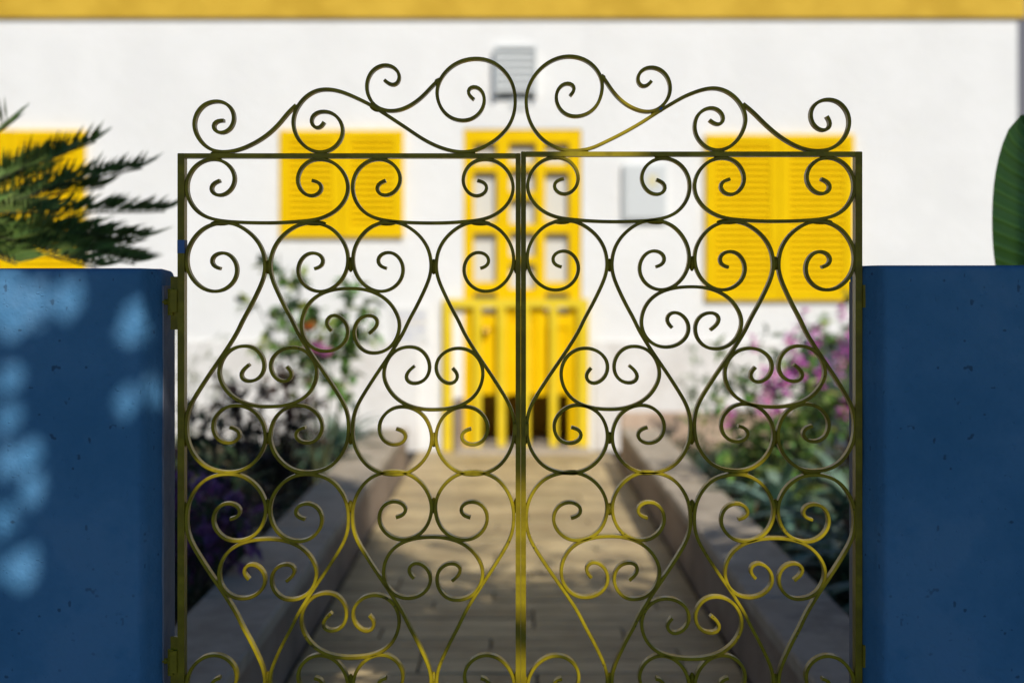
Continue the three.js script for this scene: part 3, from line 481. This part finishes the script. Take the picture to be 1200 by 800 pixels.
shrub('dark_shrub', 'tall dark brown twiggy shrub close to the gate by the magenta bush', 'bush', [1.42, SOIL_Y, -5.3], { seed: 203, sprays: 12, leaves: 8, len: 0.08, wid: 0.03, spread: 0.13, from: 0.15, cols: [DRED, DGREEN, [0.16, 0.10, 0.06]], stemMat: M.darkStem, canes: [[0.0, 0.85, 0], [0.1, 0.95, 0], [-0.12, 0.62, 0], [0.2, 0.7, 0], [0.06, 0.5, 0.1]] });
shrub('slender_sprig', 'thin upright sprig in front of the white wall by the barrier', 'plant', [1.28, 0.1, -9.6], { seed: 204, sprays: 9, leaves: 6, len: 0.06, wid: 0.016, spread: 0.07, from: 0.2, stem: 0.004, cols: [[0.14, 0.18, 0.09], GREEN], canes: [[0.0, 0.75, 0], [0.08, 0.6, 0], [-0.07, 0.55, 0]] });
shrub('slender_sprig', 'tall thin sprig rising above the slate grey dividing wall', 'plant', [1.98, SOIL_Y, -8.2], { seed: 205, sprays: 12, leaves: 6, len: 0.06, wid: 0.02, spread: 0.07, from: 0.3, stem: 0.005, cols: [GREEN, DGREEN], canes: [[0.0, 1.12, 0], [-0.16, 1.0, 0], [0.06, 0.9, 0]] });
for (const [i, x, z, l, lb] of [[0, 1.3, -5.3, 0.42, 'blue green strappy plant leaning over the coping near the gate'], [1, 1.5, -5.9, 0.52, 'large blue green strappy plant below the magenta flowers'], [2, 1.3, -6.6, 0.4, 'blue green strappy plant halfway along the flower bed'], [3, 1.38, -4.7, 0.38, 'small blue green strappy plant behind the gate stile']])
  rosette(lb, [x, SOIL_Y + 0.1, z], 22, l * 1.25, 0.058, BLUEG, 210 + i);
rosette('dark strappy plant at the far end of the flower bed', [1.15, SOIL_Y, -8.3], 26, 0.36, 0.04, [0.03, 0.07, 0.05], 220);

{ // low leaves covering the soil, beyond counting
  const r = rng(300);
  for (const [x0, x1, lb] of [[COP_L - 1.9, COP_L - 0.03, 'low dark leafy ground cover in the rose bed'], [COP_R + 0.03, COP_R + 1.7, 'low dark leafy ground cover in the magenta flower bed']]) {
    const L = new Leaves();
    for (let i = 0; i < 9000; i++) { const z = -3.0 - 6.9 * r(), x = x0 + (x1 - x0) * r(), h = 0.02 + 0.16 * r() * r(); L.leaf(V(x, SOIL_Y + h, z), rdir(r, 0.3), V(0, 1, 0), 0.03 + 0.06 * r(), 0.02 + 0.02 * r(), vary(r, r() < 0.2 ? [0.10, 0.07, 0.03] : DGREEN, 0.4)); }
    tag(mesh('ground_cover', L.build(), M.treeLeaf, scene), lb, 'ground cover', { kind: 'stuff' });
  }
}

// cycad behind the wall
{
  const t = thing('cycad_palm', 'dark green sago palm with stiff feathery fronds behind the blue wall', 'palm', [-1.83, 0, -4.0]);
  mesh('trunk', new THREE.LatheGeometry([[0.15, 0], [0.14, 0.3], [0.13, 0.8], [0.15, 1.1], [0.12, 1.24], [0.0, 1.3]].map(([a, b]) => new THREE.Vector2(a, b)), 18), M.bark, t);
  const r = rng(400), K = 1 / 400, tx = (p) => (p - 600) * K * 1 + 1.83, tyy = (p) => EYE - (p - HORIZON) * K;
  const fr = [[tx(34), tyy(150), 0.15], [tx(112), tyy(166), 0.0], [tx(172), tyy(199), 0.05], [tx(188), tyy(247), -0.05], [tx(180), tyy(282), 0.1], [tx(180), tyy(311), 0.2], [tx(60), tyy(285), 0.3], [tx(120), tyy(300), -0.3], [tx(-30), tyy(120), 0.05], [tx(10), tyy(190), -0.35], [tx(40), tyy(255), 0.4], [tx(150), tyy(316), 0.3], [tx(70), tyy(312), 0.35], [tx(20), tyy(300), 0.42]];
  for (let i = 0; i < 17; i++) { const a = 1.9 + i * 0.29 + r() * 0.2, e = 0.15 + 0.7 * ((i * 7) % 17) / 17, l = 0.72; fr.push([Math.cos(a) * l * Math.cos(e), 1.27 + Math.sin(e) * l - 0.05, -Math.sin(a) * l * Math.cos(e)]); }
  for (const [X, Y, ZZ] of fr) {
    const o = V(0, 1.24, 0), e = V(X, Y, ZZ), m = o.clone().lerp(e, 0.55).add(V(0, 0.10, 0)), cv = new THREE.CatmullRomCurve3([o, m, e]), n = 50, L = new Leaves(), len = cv.getLength();
    for (let i = 0; i < n; i++) {
      const f = 0.08 + 0.92 * i / n, p = cv.getPointAt(f), tg = cv.getTangentAt(f), sd = tg.clone().cross(V(0, 1, 0)).normalize(), up = sd.clone().cross(tg).normalize(), ll = 0.125 * Math.pow(Math.sin(Math.PI * Math.min(0.97, 0.20 + 0.62 * f)), 0.6) + 0.01;
      for (const q of [-1, 1]) { const d = tg.clone().multiplyScalar(0.42 + 0.55 * f).addScaledVector(sd, q * 0.8).addScaledVector(up, 0.55).add(rdir(r).multiplyScalar(0.12)); L.leaf(p, d, up, ll * (0.9 + 0.2 * r()), 0.0062, vary(r, [0.13, 0.20, 0.045], 0.4), 0.03); }
    }
    const f = mesh('frond', L.build(), M.cycad, t); mesh('rachis', tube([o, m, e], 0.006, 14), M.stem, f);
  }
}
// paddle-leaved plant behind the other wall
{
  const t = thing('paddle_plant', 'broad paddle leaves of a bird of paradise plant behind the blue wall', 'plant', [1.38, 0.105, -3.25]);
  const paddle = (bx0, by, bz, tx0, ty0, tz, L, W, face, fold) => {    // stalk top, leaf tip, width, facing direction, fold angle
    const a = V(bx0, by, bz), b = V(tx0, ty0, tz), d = b.clone().sub(a).normalize(), s = V(Math.cos(face), 0, Math.sin(face)); s.addScaledVector(d, -s.dot(d)).normalize(); const n = s.clone().cross(d), P = [], U = [], I = [], N = 20, K = 8;
    for (let i = 0; i <= N; i++) { const f = i / N, w = W / 2 * Math.pow(Math.sin(Math.PI * Math.min(0.9985, 0.06 + 0.94 * f)), 0.55), c = a.clone().lerp(b, f).addScaledVector(n, 0.05 * Math.sin(f * 2.2) * L); for (let k = -K; k <= K; k++) { const q = k / K; const p = c.clone().addScaledVector(s, q * w * Math.cos(fold)).addScaledVector(n, Math.abs(q) * w * Math.sin(fold) + 0.005 * Math.sin(f * 17 + q * 3)); P.push(p.x, p.y, p.z); U.push(q * 0.5 + 0.5, f * 1.2 + Math.abs(q) * 0.12 * -1); } }
    const R = 2 * K + 1; for (let i = 0; i < N; i++) for (let k = 0; k < 2 * K; k++) { const j = i * R + k; I.push(j, j + 1, j + R, j + 1, j + R + 1, j + R); }
    const g = new THREE.BufferGeometry(); g.setAttribute('position', new THREE.Float32BufferAttribute(P, 3)); g.setAttribute('uv', new THREE.Float32BufferAttribute(U, 2)); g.setIndex(I); g.computeVertexNormals();
    const lf = mesh('leaf', g, M.paddle, t); mesh('stalk', tube([V(0.02, 0, 0), V(bx0 * 0.5, by * 0.5, bz * 0.6), a, b], 0.011, 16), M.stem, lf); };
  paddle(-0.085, 0.98, 0.02, -0.165, 1.60, 0.0, 0.6, 0.23, 0.25, 0.25);
  paddle(-0.12, 0.95, 0.12, -0.115, 1.36, 0.13, 0.4, 0.06, 1.0, 0.9);
  paddle(0.06, 1.0, 0.0, 0.10, 1.66, -0.05, 0.65, 0.24, -0.3, 0.3);
  paddle(0.14, 0.9, 0.06, 0.36, 1.45, 0.10, 0.6, 0.22, 0.4, 0.3);
  paddle(0.02, 0.9, -0.1, 0.05, 1.42, -0.35, 0.6, 0.22, 0.2, 0.3);
  paddle(0.16, 0.8, -0.1, 0.5, 1.2, -0.3, 0.55, 0.2, 0.8, 0.3);
}

// street tree behind the photographer: it shades the gate, and the sun reaches the wall through its gaps
{
  const base = V(2.1, 0, 2.4), t = thing('street_tree', 'broad leafy street tree shading the gate from the pavement', 'tree', [base.x, 0, base.z], 'street trees on the pavement'), r = rng(500);
  const C = V(2.0, 4.8, 2.0), RX = 4.0, RY = 2.1, RZ = 1.6;
  const limbs = [tube([V(0, 0, 0), V(0.05, 1.2, 0.02), V(-0.05, 2.6, -0.05), V(-0.1, 4.2, -0.2)], 0.19, 16)];
  for (let i = 0; i < 12; i++) { const a = i * 2.4, e = V(C.x - base.x + Math.cos(a) * RX * 0.75, C.y + Math.sin(i * 1.7) * 1.1, C.z - base.z + Math.sin(a) * RZ * 0.7), s = V(-0.04, 2.2 + 0.12 * i, -0.06); limbs.push(tube([s, s.clone().lerp(e, 0.5).add(V(0, 0.25, 0)), e], 0.06, 10)); }
  mesh('trunk', mergeGeometries(limbs.map((g) => g.toNonIndexed())), M.bark, t);
  // sun gaps: points on walls and gate that catch a fleck of sun [point, gap radius]
  const wallPt = (px, py) => V((px - 600) * 2.44 / F, EYE - (py - HORIZON) * 2.44 / F, -2.44), gatePt = (px, py) => V(gx(px), gy(py), -2.49);
  const gaps = [[6, 340, 0.017], [12, 372, 0.015], [39, 356, 0.014], [80, 352, 0.013], [152, 384, 0.011], [157, 375, 0.012], [12, 445, 0.007], [147, 472, 0.008], [180, 446, 0.007], [37, 530, 0.008], [8, 492, 0.006], [37, 574, 0.010], [8, 545, 0.006], [6, 610, 0.007], [28, 662, 0.012], [4, 690, 0.008]].map(([a, b, q]) => [wallPt(a, b), q + 0.002])
    .concat([[610, 600, 0.02], [610, 650, 0.024], [610, 680, 0.018], [610, 795, 0.018], [850, 700, 0.016], [870, 690, 0.012], [508, 775, 0.014], [258, 552, 0.012], [460, 560, 0.013], [508, 512, 0.010], [690, 180, 0.010], [735, 150, 0.010], [300, 640, 0.006], [405, 620, 0.006], [360, 690, 0.004], [560, 690, 0.006], [668, 655, 0.006], [735, 615, 0.004], [760, 560, 0.006], [700, 700, 0.004], [905, 640, 0.004], [300, 765, 0.006], [430, 735, 0.004], [690, 765, 0.006], [540, 540, 0.003], [880, 560, 0.004], [960, 640, 0.003]].map(([a, b, q]) => [gatePt(a, b), q + 0.012]));
  const e1 = V(0, 1, 0).cross(SUN).normalize(), e2 = SUN.clone().cross(e1), G2 = gaps.map(([p, q]) => [p.dot(e1), p.dot(e2), q]);
  const L = new Leaves(); let n = 0;
  for (let i = 0; i < 62000; i++) {
    const d = rdir(r), rad = Math.pow(r(), 0.42); const lump = 0.9 + 0.1 * Math.sin(d.x * 7 + 1) * Math.cos(d.y * 6 + d.z * 5);
    const p = V(C.x + d.x * RX * rad * lump, C.y + d.y * RY * rad * lump + d.x * rad * RX * 0.10, C.z + d.z * RZ * rad * lump), u = p.dot(e1), v = p.dot(e2), len = 0.085 + 0.05 * r(), wid = len * 0.55;
    if (p.x - (p.z - 2) * 0.3375 < 1.0 + 0.25 * Math.sin(p.y * 5) && p.y - (p.z - 2) * 0.775 > 5.45 + 0.2 * Math.sin(p.x * 7)) continue;   // a bay in the crown
    if (r() < 0.97 * sm(5.0, 6.7, p.y - (p.z - 2) * 0.775) && p.x - (p.z - 2) * 0.3375 > 1.9) continue;   // the crown thins out towards its top
    const dd = rdir(r, -0.15), du = dd.dot(e1) * len, dv = dd.dot(e2) * len, dl = du * du + dv * dv + 1e-9;
    if (G2.some(([a, b, q]) => { const k = Math.min(1, Math.max(0, ((a - u) * du + (b - v) * dv) / dl)); return Math.hypot(u + du * k - a, v + dv * k - b) < wid * 0.34 + len * 0.06 + q; })) continue;
    L.leaf(p.sub(base), dd, rdir(r).add(V(0, 0.8, 0)), len, wid, vary(r, [0.05, 0.105, 0.025], 0.35)); n++;
  }
  for (let i = 0; i < 9000; i++) {                                    // a lobe of the crown that shades the rose bed
    const d = rdir(r), rad = Math.pow(r(), 0.42), p = V(1.5 + d.x * 0.85 * rad, 6.5 + d.y * 1.15 * rad, 2.0 + d.z * 0.8 * rad);
    L.leaf(p.sub(base), rdir(r, -0.15), rdir(r).add(V(0, 0.8, 0)), 0.085 + 0.05 * r(), 0.06, vary(r, [0.05, 0.105, 0.025], 0.35));
  }
  for (let i = 0; i < 7000; i++) {                                    // young small leaves that close the crown around its gaps
    const [a, b] = G2[Math.floor(r() * 16)], u = a + (r() - 0.5) * 0.5, v = b + (r() - 0.5) * 0.4, w = C.dot(SUN) + (r() - 0.5) * 1.3, len = 0.03 + 0.02 * r(), wid = len * 0.55, dd = rdir(r, -0.1), du = dd.dot(e1) * len, dv = dd.dot(e2) * len, dl = du * du + dv * dv + 1e-9;
    if (G2.some(([ga, gb, q]) => { const k = Math.min(1, Math.max(0, ((ga - u) * du + (gb - v) * dv) / dl)); return Math.hypot(u + du * k - ga, v + dv * k - gb) < wid * 0.5 + q; })) continue;
    L.leaf(V(0, 0, 0).addScaledVector(e1, u).addScaledVector(e2, v).addScaledVector(SUN, w).sub(base), dd, rdir(r).add(V(0, 0.8, 0)), len, wid, vary(r, [0.07, 0.13, 0.03], 0.35), 0.03);
  }
  const cr = mesh('crown', L.build(), M.treeLeaf, t); cr.userData.kind = 'stuff';
}

// two more trees along the street; they close the sky over the gate
for (const [x, z, cy, seed, lb] of [[-6.2, 3.2, 4.4, 600, 'leafy street tree on the pavement before the palm side wall'], [9.6, 3.4, 4.8, 601, 'leafy street tree on the pavement past the paddle leaves']]) {
  const t = thing('street_tree', lb, 'tree', [x, 0, z], 'street trees on the pavement'), r = rng(seed), limbs = [tube([V(0, 0, 0), V(0.04, 1.4, 0), V(-0.05, 2.8, 0.05), V(0, cy + 0.6, 0)], 0.18, 14)], L = new Leaves();
  for (let i = 0; i < 9; i++) { const a = i * 2.4, s0 = V(0, 2.2 + 0.2 * i, 0), e = V(Math.cos(a) * 2.3, cy + Math.sin(i * 1.7), Math.sin(a) * 1.6); limbs.push(tube([s0, s0.clone().lerp(e, 0.5).add(V(0, 0.25, 0)), e], 0.05, 8)); }
  mesh('trunk', mergeGeometries(limbs.map((g) => g.toNonIndexed())), M.bark, t);
  for (let i = 0; i < 20000; i++) { const d = rdir(r), q = Math.pow(r(), 0.4) * (0.88 + 0.12 * Math.sin(d.x * 7 + seed) * Math.cos(d.z * 6)); L.leaf(V(d.x * 3.4 * q, cy + d.y * 2.2 * q, d.z * 2.4 * q), rdir(r, -0.15), rdir(r).add(V(0, 0.8, 0)), 0.11 + 0.06 * r(), 0.08, vary(r, [0.05, 0.105, 0.025], 0.35)); }
  mesh('crown', L.build(), M.treeLeaf, t).userData.kind = 'stuff';
}

renderer.render(scene, camera);
